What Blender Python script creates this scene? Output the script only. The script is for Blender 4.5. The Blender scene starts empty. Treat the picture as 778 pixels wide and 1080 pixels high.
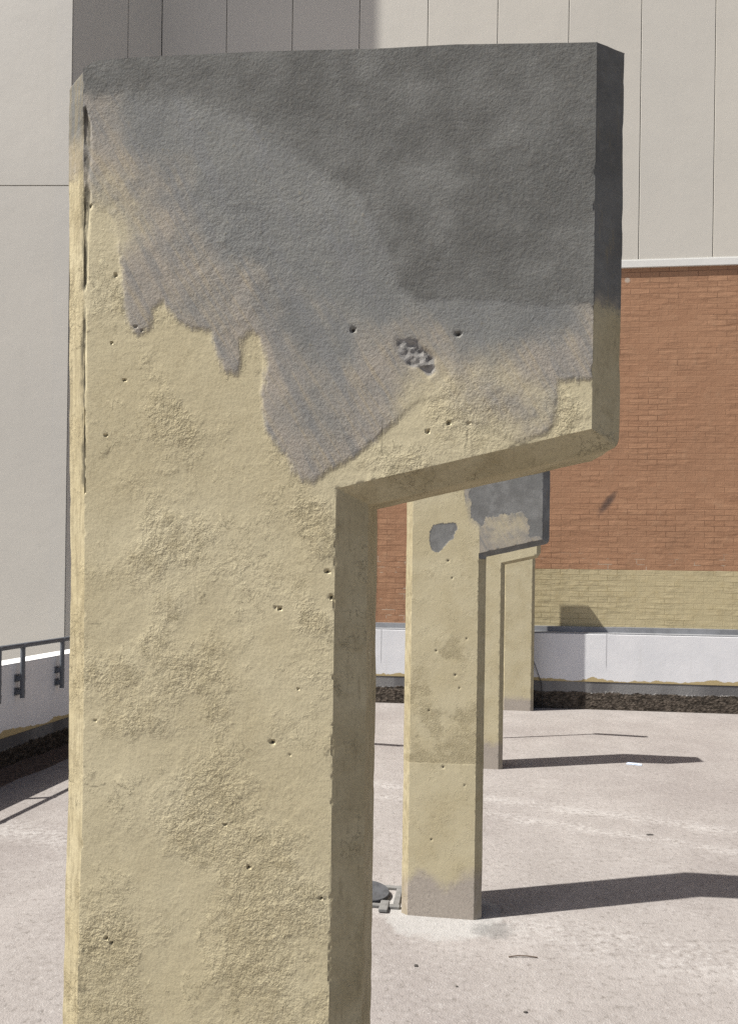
import bpy, bmesh, math, random
import numpy as np
from math import radians, sin, cos, tan, pi
random.seed(4)
S = bpy.context.scene
COL = S.collection

# ------------------------------------------------------------------ noise
def _hash(ix, iy, iz, seed):
    h = (ix.astype(np.int64) * 374761393 + iy.astype(np.int64) * 668265263
         + iz.astype(np.int64) * 2147483647 + seed * 974711)
    h = (h ^ (h >> 13)) * 1274126177
    h &= 0x7fffffff
    h = (h ^ (h >> 16)) & 0xffff
    return h / 32767.5 - 1.0

def vnoise(x, y, z=None, seed=0):
    x = np.asarray(x, float); y = np.asarray(y, float)
    z = np.zeros_like(x) if z is None else np.asarray(z, float)
    fx, fy, fz = np.floor(x), np.floor(y), np.floor(z)
    tx, ty, tz = x - fx, y - fy, z - fz
    tx, ty, tz = [t * t * (3 - 2 * t) for t in (tx, ty, tz)]
    r = 0
    for a in (0, 1):
        for b in (0, 1):
            for c in (0, 1):
                w = (tx if a else 1 - tx) * (ty if b else 1 - ty) * (tz if c else 1 - tz)
                r = r + w * _hash(fx + a, fy + b, fz + c, seed)
    return r

def fbm(x, y, z=None, seed=0, oct=4):
    r, a, f = 0, 1.0, 1.0
    for i in range(oct):
        r = r + a * vnoise(np.asarray(x) * f, np.asarray(y) * f, None if z is None else np.asarray(z) * f, seed + i * 17)
        a *= .5; f *= 2.03
    return r / 1.6

def sdf(poly, x, y):
    """signed distance to a closed outline, positive inside"""
    x = np.asarray(x, float); y = np.asarray(y, float)
    d = np.full(x.shape, 1e9); ins = np.zeros(x.shape, bool)
    n = len(poly)
    for i in range(n):
        x0, y0 = poly[i]; x1, y1 = poly[(i + 1) % n]
        ex, ey = x1 - x0, y1 - y0
        L = ex * ex + ey * ey + 1e-12
        t = np.clip(((x - x0) * ex + (y - y0) * ey) / L, 0, 1)
        d = np.minimum(d, np.hypot(x - x0 - t * ex, y - y0 - t * ey))
        c = ((y0 > y) != (y1 > y)) & (x < ex * (y - y0) / (ey if abs(ey) > 1e-9 else 1e-9) + x0)
        ins ^= c
    return np.where(ins, d, -d)

def polyline_dist(pl, x, y):
    d = np.full(np.shape(x), 1e9)
    for (x0, y0), (x1, y1) in zip(pl[:-1], pl[1:]):
        ex, ey = x1 - x0, y1 - y0
        t = np.clip(((x - x0) * ex + (y - y0) * ey) / (ex * ex + ey * ey + 1e-12), 0, 1)
        d = np.minimum(d, np.hypot(x - x0 - t * ex, y - y0 - t * ey))
    return d

# ------------------------------------------------------------------ node helper
class Mat:
    def __init__(s, name, rough=.85, spec=.25):
        s.m = bpy.data.materials.new(name); s.m.use_nodes = True
        s.t = s.m.node_tree; s.n = s.t.nodes; s.l = s.t.links
        s.b = s.n['Principled BSDF']
        s.b.inputs['Roughness'].default_value = rough
        s.b.inputs['Specular IOR Level'].default_value = spec
    def node(s, typ, props=None, **ins):
        n = s.n.new(typ)
        for k, v in (props or {}).items(): setattr(n, k, v)
        for k, v in ins.items():
            k2 = k.replace('_', ' ')
            key = k2 if k2 in n.inputs else (int(k[1:]) if k[1:].isdigit() else k)
            s.put(n.inputs[key], v)
        return n
    def put(s, inp, v):
        if isinstance(v, bpy.types.NodeSocket): s.l.new(v, inp)
        elif isinstance(v, bpy.types.Node): s.l.new(v.outputs[0], inp)
        else:
            if inp.type == 'RGBA' and isinstance(v, (tuple, list)) and len(v) == 3: v = (*v, 1)
            inp.default_value = v
    def math(s, op, a, b=0, c=0, clamp=False):
        n = s.n.new('ShaderNodeMath'); n.operation = op; n.use_clamp = clamp
        for i, v in enumerate((a, b, c)): s.put(n.inputs[i], v)
        return n.outputs[0]
    def mix(s, f, a, b, mode='MIX'):
        n = s.n.new('ShaderNodeMix'); n.data_type = 'RGBA'; n.blend_type = mode
        s.put(n.inputs[0], f); s.put(n.inputs[6], a); s.put(n.inputs[7], b)
        return n.outputs[2]
    def step(s, v, lo, hi):
        n = s.n.new('ShaderNodeMapRange'); n.interpolation_type = 'SMOOTHSTEP'; n.clamp = True
        s.put(n.inputs[0], v); s.put(n.inputs[1], lo); s.put(n.inputs[2], hi)
        return n.outputs[0]
    def rng(s, v, lo, hi, a, b):
        n = s.n.new('ShaderNodeMapRange'); n.clamp = True
        for i, q in enumerate((v, lo, hi, a, b)): s.put(n.inputs[i], q)
        return n.outputs[0]
    def noise(s, vec, scale, detail=4, rough=.55, dist=0, w=None):
        n = s.n.new('ShaderNodeTexNoise')
        if w is not None:
            n.noise_dimensions = '4D'; n.inputs['W'].default_value = w
        s.put(n.inputs['Vector'], vec); n.inputs['Scale'].default_value = scale
        n.inputs['Detail'].default_value = detail; n.inputs['Roughness'].default_value = rough
        n.inputs['Distortion'].default_value = dist
        return n.outputs['Fac']
    def voro(s, vec, scale, feature='F1'):
        n = s.n.new('ShaderNodeTexVoronoi'); n.feature = feature
        s.put(n.inputs['Vector'], vec); n.inputs['Scale'].default_value = scale
        return n.outputs[0]
    def obj(s):
        n = s.n.new('ShaderNodeTexCoord'); return n.outputs['Object']
    def pos(s):
        n = s.n.new('ShaderNodeNewGeometry'); return n.outputs['Position']
    def attr(s, name):
        n = s.n.new('ShaderNodeAttribute'); n.attribute_name = name; return n.outputs['Fac']
    def scalev(s, vec, xyz, loc=(0, 0, 0), rot=(0, 0, 0)):
        n = s.n.new('ShaderNodeMapping'); s.put(n.inputs[0], vec)
        if any(rot): n.vector_type = 'TEXTURE'; xyz = tuple(1 / q for q in xyz)
        n.inputs[1].default_value = loc; n.inputs[2].default_value = rot; n.inputs[3].default_value = xyz
        return n.outputs[0]
    def sep(s, vec):
        n = s.n.new('ShaderNodeSeparateXYZ'); s.put(n.inputs[0], vec); return n.outputs
    def comb(s, x, y, z=0):
        n = s.n.new('ShaderNodeCombineXYZ')
        for i, v in enumerate((x, y, z)): s.put(n.inputs[i], v)
        return n.outputs[0]
    def bump(s, h, dist=1.0, strength=1.0, prev=None):
        n = s.n.new('ShaderNodeBump'); s.put(n.inputs['Height'], h)
        n.inputs['Distance'].default_value = dist; n.inputs['Strength'].default_value = strength
        if prev is not None: s.put(n.inputs['Normal'], prev)
        return n.outputs[0]
    def out(s, col, nrm=None, rough=None):
        s.put(s.b.inputs['Base Color'], col)
        if nrm is not None: s.put(s.b.inputs['Normal'], nrm)
        if rough is not None: s.put(s.b.inputs['Roughness'], rough)
        return s.m

# ------------------------------------------------------------------ materials
def mat_pillar(name='painted_plaster', fine=1.0, dl=1.0):
    m = Mat(name, rough=.92, spec=.1)
    o = m.obj()
    g, d, base = m.attr('grey'), m.attr('dark'), m.attr('base')
    pit, rough, crack, wear = m.attr('pit'), m.attr('rough'), m.attr('crack'), m.attr('gouge')
    n_edge = m.noise(o, 75, 5, .7)
    n_mid = m.noise(o, 15, 5, .62)
    n_big = m.noise(o, 4.2, 4, .55)
    n_grain = m.noise(o, 230, 4, .75)
    n_lump = m.noise(o, 115, 5, .66, .1)
    cm = m.math('SUBTRACT', n_mid, .5); ce = m.math('SUBTRACT', n_edge, .5)
    stroke = m.noise(m.scalev(o, (95, 95, 6), rot=(0, radians(-5), 0)), 1, 4, .65)
    wob = m.math('ADD', m.math('ADD', m.math('MULTIPLY', ce, .012), m.math('MULTIPLY', cm, .016)), m.math('MULTIPLY', m.math('SUBTRACT', stroke, .5), .017))
    soft = m.attr('soft')
    gw = m.math('ADD', g, wob)
    gsoft = m.math('MULTIPLY', m.step(m.math('ADD', gw, m.math('MULTIPLY', ce, .035)), -.012, .045), m.math('ADD', .45, m.math('MULTIPLY', m.step(n_mid, .35, .62), .5)))
    gm = m.math('ADD', m.math('MULTIPLY', m.step(gw, -.003, .0065), m.math('SUBTRACT', 1, soft)), m.math('MULTIPLY', gsoft, soft))
    gdeep = m.step(m.math('ADD', g, m.math('ADD', m.math('MULTIPLY', cm, .16), m.math('MULTIPLY', m.math('SUBTRACT', n_big, .5), .22))), .012, .105)
    dsoft = m.math('ADD', m.math('ADD', d, m.math('MULTIPLY', cm, .045)), m.math('MULTIPLY', ce, .035))
    dm = m.step(dsoft, -.014, .016) if dl == 1 else m.step(m.math('ADD', d, m.math('ADD', m.math('MULTIPLY', cm, .03), m.math('MULTIPLY', ce, .022))), -.003, .003)
    # where the plaster is coarse
    coarse = m.step(m.math('ADD', m.noise(o, 9, 4, .6), m.math('MULTIPLY', rough, .30)), .47, .80)
    # yellow paint: thin, a little uneven, dirt caught in the coarse places
    ycol = m.mix(m.step(n_big, .36, .66), (0.485, 0.433, 0.292), (0.438, 0.384, 0.248))
    runs = m.noise(m.scalev(o, (55, 55, 4)), 1, 3)
    ycol = m.mix(m.math('MULTIPLY', m.step(runs, .52, .78), .16), ycol, (0.365, 0.316, 0.204))
    dirtn = m.noise(o, 38, 6, .74)
    dirtf = m.math('MULTIPLY', m.step(m.math('ADD', dirtn, m.math('MULTIPLY', coarse, .10)), .55, .78), .55)
    ycol = m.mix(dirtf, ycol, (0.278, 0.239, 0.146))
    smud = m.math('MULTIPLY', m.step(m.math('ADD', m.noise(o, 24, 5, .68), m.math('MULTIPLY', coarse, .22)), .56, .90), .40)
    ycol = m.mix(smud, ycol, (0.348, 0.299, 0.185))
    hair = m.math('MULTIPLY', m.step(m.math('ABSOLUTE', m.math('SUBTRACT', m.noise(o, 30, 6, .72, .3), .5)), .010, .002), m.step(m.math('ADD', n_big, m.math('MULTIPLY', coarse, .12)), .50, .62))
    ycol = m.mix(m.math('MULTIPLY', hair, .45), ycol, (0.251, 0.205, 0.119))
    specks = m.step(m.noise(o, 125, 3, .6), .655, .74)
    ycol = m.mix(m.math('MULTIPLY', specks, m.math('ADD', .12, m.math('MULTIPLY', coarse, .60))), ycol, (0.155, 0.131, 0.081))
    # grey wash, beige where it is brushed thin, ochre grinning through
    gthin = m.mix(m.step(n_mid, .38, .66), (0.312, 0.282, 0.239), (0.270, 0.252, 0.221))
    gcol = m.mix(gdeep, gthin, m.mix(m.step(n_mid, .38, .66), (0.201, 0.203, 0.191), (0.171, 0.174, 0.168)))
    br = m.noise(m.scalev(o, (110, 110, 5), rot=(0, radians(-32), 0)), 1, 4, .62)
    brm = m.math('MULTIPLY', m.step(br, .47, .66), m.math('SUBTRACT', 1, gdeep))
    gcol = m.mix(m.math('MULTIPLY', brm, .72), gcol, (0.332, 0.285, 0.207))
    br2 = m.noise(m.scalev(o, (60, 60, 5), rot=(0, radians(-28), 0)), 1, 3, .6)
    gcol = m.mix(m.math('MULTIPLY', m.step(br2, .50, .64), .62), gcol, (0.191, 0.194, 0.192))
    gcol = m.mix(m.math('MULTIPLY', m.step(n_lump, .60, .74), .38), gcol, (0.326, 0.293, 0.207))
    gcol = m.mix(m.math('MULTIPLY', m.step(n_edge, .50, .70), .34), gcol, (0.178, 0.178, 0.170))
    gcol = m.mix(m.math('MULTIPLY', m.step(n_edge, .46, .32), .22), gcol, (0.297, 0.292, 0.269))
    dcol = m.mix(m.step(n_mid, .34, .68), (0.117, 0.117, 0.110), (0.173, 0.174, 0.164))
    dcol = m.mix(m.math('MULTIPLY', m.step(m.noise(o, 7, 5, .6), .36, .66), .55), dcol, (0.102, 0.103, 0.097))
    dcol = m.mix(m.math('MULTIPLY', m.step(n_lump, .56, .74), .35), dcol, (0.222, 0.222, 0.209))
    if dl != 1: ycol = m.mix(m.math('MULTIPLY', m.step(m.math('ADD', rough, m.math('MULTIPLY', m.math('ADD', ce, cm), 1.7)), .25, 1.20), .40), ycol, (0.268, 0.229, 0.140))
    col = m.mix(gm, ycol, gcol)
    dcol = m.mix(m.math('MULTIPLY', m.step(n_edge, .52, .70), .35), dcol, (0.099, 0.099, 0.098))
    dcol = m.mix(m.math('MULTIPLY', m.step(n_edge, .46, .30), .30), dcol, (0.212, 0.212, 0.206))
    if dl != 1: dcol = m.mix(1, dcol, (dl, dl, dl * 1.03), 'MULTIPLY')
    col = m.mix(dm, col, dcol)
    # bare concrete foot
    bw = m.math('ADD', base, m.math('ADD', m.math('MULTIPLY', cm, .09), m.math('MULTIPLY', ce, .03)))
    bm = m.step(bw, -.012, .020) if dl == 1 else m.math('MULTIPLY', m.step(bw, -.035, .05), .9)
    col = m.mix(m.math('MULTIPLY', bm, .92), col, m.mix(m.step(n_edge, .35, .65), (0.360, 0.320, 0.292), (0.288, 0.256, 0.236)))
    # grime and side shade along the arrises, in cracks, pits and the broken spot
    side_mask = m.attr('edge')
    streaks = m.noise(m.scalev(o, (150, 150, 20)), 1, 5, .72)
    grime_shade = m.math('MULTIPLY', m.step(side_mask, .05, .3), m.math('ADD', .20, m.math('MULTIPLY', m.step(n_mid, .35, .68), .30)))  # browner sides: dirt, plus shade of jamb and underside put into the colour
    col = m.mix(m.math('MULTIPLY', grime_shade, m.math('SUBTRACT', 1, dm)), col, (.275, .225, .125))
    col = m.mix(m.math('MULTIPLY', m.step(m.math('ADD', m.math('MULTIPLY', side_mask, .13), streaks), .66, .86), .55), col, (.22, .185, .115))
    crn = m.step(m.noise(m.scalev(o, (120, 120, 30)), 1, 4, .7), .33, .56)
    col = m.mix(m.math('MULTIPLY', m.math('MULTIPLY', m.step(crack, .12, .75), crn), .80), col, (.065, .06, .045))
    col = m.mix(m.math('MULTIPLY', m.step(m.math('ADD', wear, m.math('MULTIPLY', ce, .5)), .2, .7), .9), col, m.mix(m.step(n_lump, .40, .60), (.15, .147, .143), (.285, .275, .26)))
    pitd = m.math('ADD', pit, m.math('MULTIPLY', m.math('SUBTRACT', n_grain, .5), .9))
    col = m.mix(m.math('MULTIPLY', m.step(pitd, .42, .70), .92), col, (.04, .037, .032))
    col = m.mix(m.math('MULTIPLY', m.step(n_grain, .42, .70), .20), col, (.13, .11, .08))
    # relief: brushed, lumpy plaster; coarse clumps in places
    big = m.noise(o, 42, 3, .5, .4)
    wr = m.math('POWER', m.math('SUBTRACT', 1, m.math('MULTIPLY', m.math('ABSOLUTE', m.math('SUBTRACT', m.noise(o, 72, 4, .62, .25), .5)), 5), 0, True), 3)
    ridge = m.math('ABSOLUTE', m.math('SUBTRACT', m.noise(o, 125, 4, .68, .15), .5))
    amp = m.math('ADD', m.math('ADD', .13, m.math('MULTIPLY', coarse, m.math('SUBTRACT', .70, m.math('MULTIPLY', gm, .58)))), m.math('MULTIPLY', gm, .02))
    h = m.math('ADD', m.math('MULTIPLY', n_lump, .0017 * fine), m.math('MULTIPLY', m.math('MULTIPLY', ridge, coarse), -.0021 * fine))
    h = m.math('MULTIPLY', h, amp)
    h = m.math('ADD', h, m.math('MULTIPLY', m.math('MULTIPLY', wr, m.math('MULTIPLY', coarse, m.step(n_mid, .40, .62))), m.math('MULTIPLY', m.math('SUBTRACT', 1.1, gm), .0006 * fine)))
    h = m.math('ADD', h, m.math('MULTIPLY', big, .0006 * fine))
    h = m.math('ADD', h, m.math('MULTIPLY', n_grain, m.math('ADD', .00027 * fine, m.math('ADD', m.math('MULTIPLY', gm, .00052 * fine), m.math('MULTIPLY', coarse, .00030 * fine)))))
    h = m.math('ADD', h, m.math('MULTIPLY', m.math('MULTIPLY', br, gm), .0006 * fine))
    flake = m.math('MULTIPLY', m.step(m.noise(m.scalev(o, (60, 60, 48)), 1, 6, .70, .2), .535, .565), m.step(m.math('ADD', m.noise(o, 13, 4, .6), m.math('MULTIPLY', coarse, .12)), .52, .64))
    h = m.math('ADD', h, m.math('MULTIPLY', flake, m.math('MULTIPLY', m.math('SUBTRACT', 1.15, gm), .00055 * fine)))
    h = m.math('ADD', h, m.math('MULTIPLY', m.math('ADD', gm, dm), .0004))
    return m.out(col, m.bump(h))

def mat_ground():
    m = Mat('rough_screed', rough=.95, spec=.08)
    p = m.pos()
    x, y, z = m.sep(p)[:3]
    big = m.noise(p, .55, 5, .6); mid = m.noise(p, 3.5, 6, .65); fin = m.noise(p, 30, 6, .75)
    speck = m.noise(p, 120, 3, .6)
    col = m.mix(m.step(mid, .3, .7), (0.244, 0.223, 0.209), (0.280, 0.258, 0.243))
    col = m.mix(m.math('MULTIPLY', m.step(m.noise(p, 1.7, 6, .7), .50, .66), .40), col, (0.323, 0.300, 0.284))
    col = m.mix(m.math('MULTIPLY', m.step(big, .45, .66), .75), col, (0.213, 0.191, 0.180))
    col = m.mix(m.math('MULTIPLY', m.step(fin, .52, .70), .60), col, (0.357, 0.337, 0.321))
    col = m.mix(m.math('MULTIPLY', m.step(fin, .47, .33), .75), col, (0.147, 0.132, 0.119))
    col = m.mix(m.math('MULTIPLY', m.step(speck, .60, .72), .5), col, (0.117, 0.106, 0.097))
    stones = m.voro(p, 75)
    col = m.mix(m.math('MULTIPLY', m.step(stones, .20, .10), m.step(m.noise(p, 9, 3), .45, .6)), col, (0.425, 0.414, 0.395))
    # worn pale wheel tracks running towards the back right
    for (x0, y0, x1, y1, wd) in ((.3, 5.74, 2.6, 4.72, .17), (.2, 5.45, 2.4, 4.36, .12), (1.2, 3.3, 3.6, 2.3, .26)):
        L = math.hypot(x1 - x0, y1 - y0); nx, ny = -(y1 - y0) / L, (x1 - x0) / L
        dd = m.math('ABSOLUTE', m.math('ADD', m.math('ADD', m.math('MULTIPLY', x, nx), m.math('MULTIPLY', y, ny)),
              m.math('ADD', -(x0 * nx + y0 * ny), m.math('MULTIPLY', m.math('SUBTRACT', mid, .5), .22))))
        col = m.mix(m.math('MULTIPLY', m.step(dd, wd, .0), m.math('MULTIPLY', m.step(m.math('ADD', fin, m.math('MULTIPLY', m.math('SUBTRACT', mid, .5), .5)), .38, .66), .55)), col, (.405, .388, .370))
    # mortar smear and damp-dark stain round the foot of the second pillar
    r1 = m.math('ADD', m.math('SQRT', m.math('ADD', m.math('POWER', m.math('SUBTRACT', x, .36), 2), m.math('POWER', m.math('SUBTRACT', y, 3.63), 2))),
                m.math('MULTIPLY', m.math('SUBTRACT', m.noise(p, 9, 4), .5), .22))
    col = m.mix(m.math('MULTIPLY', m.step(r1, .30, .24), .65), col, (0.345, 0.339, 0.326))
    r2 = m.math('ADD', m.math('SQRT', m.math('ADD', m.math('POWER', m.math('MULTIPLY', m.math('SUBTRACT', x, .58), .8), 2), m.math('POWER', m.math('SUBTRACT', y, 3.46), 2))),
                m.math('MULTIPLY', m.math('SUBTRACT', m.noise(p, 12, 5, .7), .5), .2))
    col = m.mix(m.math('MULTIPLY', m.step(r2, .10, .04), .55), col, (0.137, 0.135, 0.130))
    h = m.math('ADD', m.math('MULTIPLY', fin, .014), m.math('ADD', m.math('MULTIPLY', speck, .005), m.math('MULTIPLY', mid, .012)))
    h = m.math('ADD', h, m.math('MULTIPLY', m.step(stones, .24, .05), .0025))
    return m.out(col, m.bump(h, strength=.6))

def mat_brick(name, painted):
    m = Mat(name, rough=.8, spec=.2)
    o = m.obj(); x, y, z = m.sep(o)[:3]
    jit = m.noise(o, 2.2, 3)
    vec = m.comb(m.math('ADD', x, m.math('MULTIPLY', m.math('SUBTRACT', jit, .5), .006)), m.math('ADD', z, m.math('MULTIPLY', m.math('SUBTRACT', m.noise(o, 1.3, 2), .5), .008)))
    b = m.n.new('ShaderNodeTexBrick'); m.put(b.inputs['Vector'], vec)
    b.offset = .5
    b.inputs['Scale'].default_value = 1; b.inputs['Brick Width'].default_value = .225
    b.inputs['Row Height'].default_value = .0670; b.inputs['Mortar Size'].default_value = .0042
    b.inputs['Mortar Smooth'].default_value = .45; b.inputs['Bias'].default_value = 0
    b.inputs['Color1'].default_value = (0, 0, 0, 1); b.inputs['Color2'].default_value = (1, 1, 1, 1); b.inputs['Mortar'].default_value = (.5, .5, .5, 1)
    tone = m.sep(b.outputs['Color'])[0]; mor = b.outputs['Fac']
    big = m.noise(o, .9, 4, .6); mid = m.noise(o, 7, 5, .65); fin = m.noise(o, 90, 4)
    deep = m.step(m.math('ADD', m.noise(o, 1.6, 3, .6), m.math('MULTIPLY', m.noise(m.scalev(o, (2.5, 1, 17)), 1, 2), .3)), .55, .85)
    if painted:
        col = m.mix(tone, (0.409, 0.350, 0.211), (0.428, 0.365, 0.222))
        col = m.mix(m.math('MULTIPLY', m.step(mid, .48, .7), .4), col, (0.343, 0.276, 0.146))
        mc = (0.275, 0.219, 0.109)
    else:
        col = m.mix(tone, (0.305, 0.167, 0.097), (0.340, 0.192, 0.113))
        col = m.mix(m.math('MULTIPLY', m.step(big, .42, .68), .55), col, (0.284, 0.159, 0.094))
        col = m.mix(m.math('MULTIPLY', m.step(mid, .52, .75), .45), col, (0.356, 0.222, 0.137))
        mc = (0.167, 0.084, 0.047)
    col = m.mix(m.math('MULTIPLY', mor, m.math('ADD', .10, m.math('MULTIPLY', deep, .62))), col, mc)
    if not painted:
        # pale filled joints low on the wall, one sooty smudge, one pale dab
        low = m.step(z, 1.95, 1.70)
        col = m.mix(m.math('MULTIPLY', m.math('MULTIPLY', mor, low), m.step(m.noise(o, 5, 2), .55, .62)), col, (0.427, 0.356, 0.272))
        a = m.math('ADD', m.math('MULTIPLY', m.math('SUBTRACT', x, 2.91), .80), m.math('MULTIPLY', m.math('SUBTRACT', z, 2.49), -.60))
        c = m.math('ADD', m.math('MULTIPLY', m.math('SUBTRACT', x, 2.91), .60), m.math('MULTIPLY', m.math('SUBTRACT', z, 2.49), .80))
        rr = m.math('ADD', m.math('POWER', m.math('DIVIDE', a, .05), 2), m.math('POWER', m.math('DIVIDE', c, .17), 2))
        rr = m.math('ADD', rr, m.math('MULTIPLY', m.math('SUBTRACT', m.noise(o, 14, 4), .5), 1.2))
        col = m.mix(m.math('MULTIPLY', m.step(rr, 1.7, -.3), .85), col, (0.054, 0.042, 0.040))
        d1 = m.math('ADD', m.math('POWER', m.math('SUBTRACT', x, 3.11), 2), m.math('POWER', m.math('SUBTRACT', z, 5.20), 2))
        col = m.mix(m.math('MULTIPLY', m.step(d1, .0016, .0003), .6), col, (0.427, 0.407, 0.352))
    h = m.math('ADD', m.math('MULTIPLY', m.math('SUBTRACT', 1, mor), m.math('ADD', .0010, m.math('MULTIPLY', deep, .0045))),
               m.math('ADD', m.math('MULTIPLY', fin, .0012), m.math('ADD', m.math('MULTIPLY', mid, .006), m.math('MULTIPLY', tone, .002))))
    return m.out(col, m.bump(h))

def mat_cladding():
    m = Mat('cream_sheet_metal', rough=.55, spec=.35)
    o = m.obj()
    n = m.noise(o, .8, 4, .55); f = m.noise(o, 6, 4, .6)
    col = m.mix(m.step(n, .35, .68), (0.517, 0.490, 0.431), (0.484, 0.461, 0.408))
    col = m.mix(m.math('MULTIPLY', m.step(f, .5, .8), .25), col, (0.444, 0.418, 0.368))
    wn = m.n.new('ShaderNodeTexWhiteNoise'); wn.noise_dimensions = '1D'
    m.put(wn.inputs['W'], m.math('FLOOR', m.math('DIVIDE', m.math('SUBTRACT', m.sep(o)[0], 3.235), .862)))
    col = m.mix(m.math('MULTIPLY', wn.outputs[0], .55), col, (.470, .455, .415))
    runs = m.noise(m.scalev(o, (9, 9, .35)), 1, 4, .6)
    col = m.mix(m.math('MULTIPLY', m.step(runs, .55, .8), .22), col, (0.421, 0.402, 0.357))
    h = m.math('ADD', m.math('MULTIPLY', n, .006), m.math('MULTIPLY', m.noise(o, 3, 3), .0015))
    return m.out(col, m.bump(h))

def mat_plain(name, col, rough=.6, spec=.3, metal=0, var=.25, scale=12, bump=.0005):
    m = Mat(name, rough, spec); m.b.inputs['Metallic'].default_value = metal
    o = m.obj(); n = m.noise(o, scale, 5, .65)
    c = m.mix(m.math('MULTIPLY', m.step(n, .4, .75), 1), col, tuple(v * (1 - var) for v in col))
    return m.out(c, m.bump(m.math('MULTIPLY', m.noise(o, scale * 6, 3), bump)))

def mat_parapet(name, zb, joints=()):
    """white paint over an older ochre coat that shows in a ragged strip at its foot"""
    m = Mat(name, rough=.7, spec=.2)
    o = m.obj(); x, y, z = m.sep(o)[:3]
    n = m.noise(o, 2.5, 4); f = m.noise(o, 14, 5, .6)
    col = m.mix(m.step(n, .35, .7), (0.648, 0.648, 0.656), (0.599, 0.603, 0.616))
    runs = m.noise(m.scalev(o, (14, 14, 1.2)), 1, 4, .6)
    col = m.mix(m.math('MULTIPLY', m.step(runs, .56, .8), .3), col, (0.502, 0.494, 0.478))
    for jx in joints:
        d = m.math('ABSOLUTE', m.math('ADD', m.math('SUBTRACT', x, jx), m.math('MULTIPLY', m.math('SUBTRACT', f, .5), .01)))
        col = m.mix(m.math('MULTIPLY', m.step(d, .008, .002), m.step(z, .45, .55)), col, (0.340, 0.340, 0.348))
    edge = m.math('ADD', zb, m.math('MULTIPLY', m.math('SUBTRACT', m.noise(m.scalev(o, (1, 1, .1)), 2.1, 6, .62), .38), .22))
    col = m.mix(m.step(m.math('SUBTRACT', edge, z), -.002, .004), col, (0.381, 0.304, 0.162))
    return m.out(col, m.bump(m.math('MULTIPLY', f, .0012)))

def mat_plinth(name, zg, dark=1.0):
    """grey waterproof coat above, broken dirty stone below"""
    m = Mat(name, rough=.95, spec=.1)
    o = m.obj(); x, y, z = m.sep(o)[:3]
    st = m.noise(m.scalev(o, (1, 1, 1.5)), 15, 6, .75); v = m.voro(m.scalev(o, (1, 1, 1.6)), 28); f = m.noise(o, 50, 4, .7)
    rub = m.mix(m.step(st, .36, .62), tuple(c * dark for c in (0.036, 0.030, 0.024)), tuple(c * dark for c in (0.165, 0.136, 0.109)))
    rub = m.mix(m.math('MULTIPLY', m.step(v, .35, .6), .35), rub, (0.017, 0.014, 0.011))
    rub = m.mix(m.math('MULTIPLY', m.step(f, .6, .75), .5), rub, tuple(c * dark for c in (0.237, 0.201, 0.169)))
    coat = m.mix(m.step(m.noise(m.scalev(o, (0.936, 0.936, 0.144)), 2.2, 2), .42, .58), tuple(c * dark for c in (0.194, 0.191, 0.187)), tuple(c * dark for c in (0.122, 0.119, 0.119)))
    edge = m.math('ADD', zg, m.math('MULTIPLY', m.math('SUBTRACT', m.noise(o, 8, 5, .7), .5), .09))
    k = m.step(m.math('SUBTRACT', z, edge), -.004, .006)
    rim = m.step(m.math('ABSOLUTE', m.math('SUBTRACT', z, edge)), .014, .004)
    col = m.mix(k, rub, coat)
    col = m.mix(m.math('MULTIPLY', rim, m.math('MULTIPLY', m.step(f, .52, .62), m.math('MULTIPLY', m.step(m.noise(o, 3, 3), .45, .6), max(0, 2 * dark - 1)))), col, (.50, .49, .47))
    h = m.math('MULTIPLY', m.math('SUBTRACT', 1, k), m.math('ADD', m.math('MULTIPLY', st, .05), m.math('MULTIPLY', v, -.02)))
    h = m.math('ADD', h, m.math('ADD', m.math('MULTIPLY', k, .012), m.math('MULTIPLY', f, .004)))
    return m.out(col, m.bump(h))

# ------------------------------------------------------------------ object helpers
def tag(o, label=None, cat=None, group=None, kind=None):
    if label: o['label'] = label
    if cat: o['category'] = cat
    if group: o['group'] = group
    if kind: o['kind'] = kind
    return o

def empty(name, loc, rz=0):
    o = bpy.data.objects.new(name, None); COL.objects.link(o)
    o.location = loc; o.rotation_euler = (0, 0, rz); o.empty_display_size = .2
    return o

def link(name, me, mat, parent=None, loc=None, rz=0):
    o = bpy.data.objects.new(name, me); COL.objects.link(o)
    if mat: me.materials.append(mat)
    if parent: o.parent = parent
    if loc is not None: o.location = loc
    o.rotation_euler = (0, 0, rz)
    return o

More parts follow.
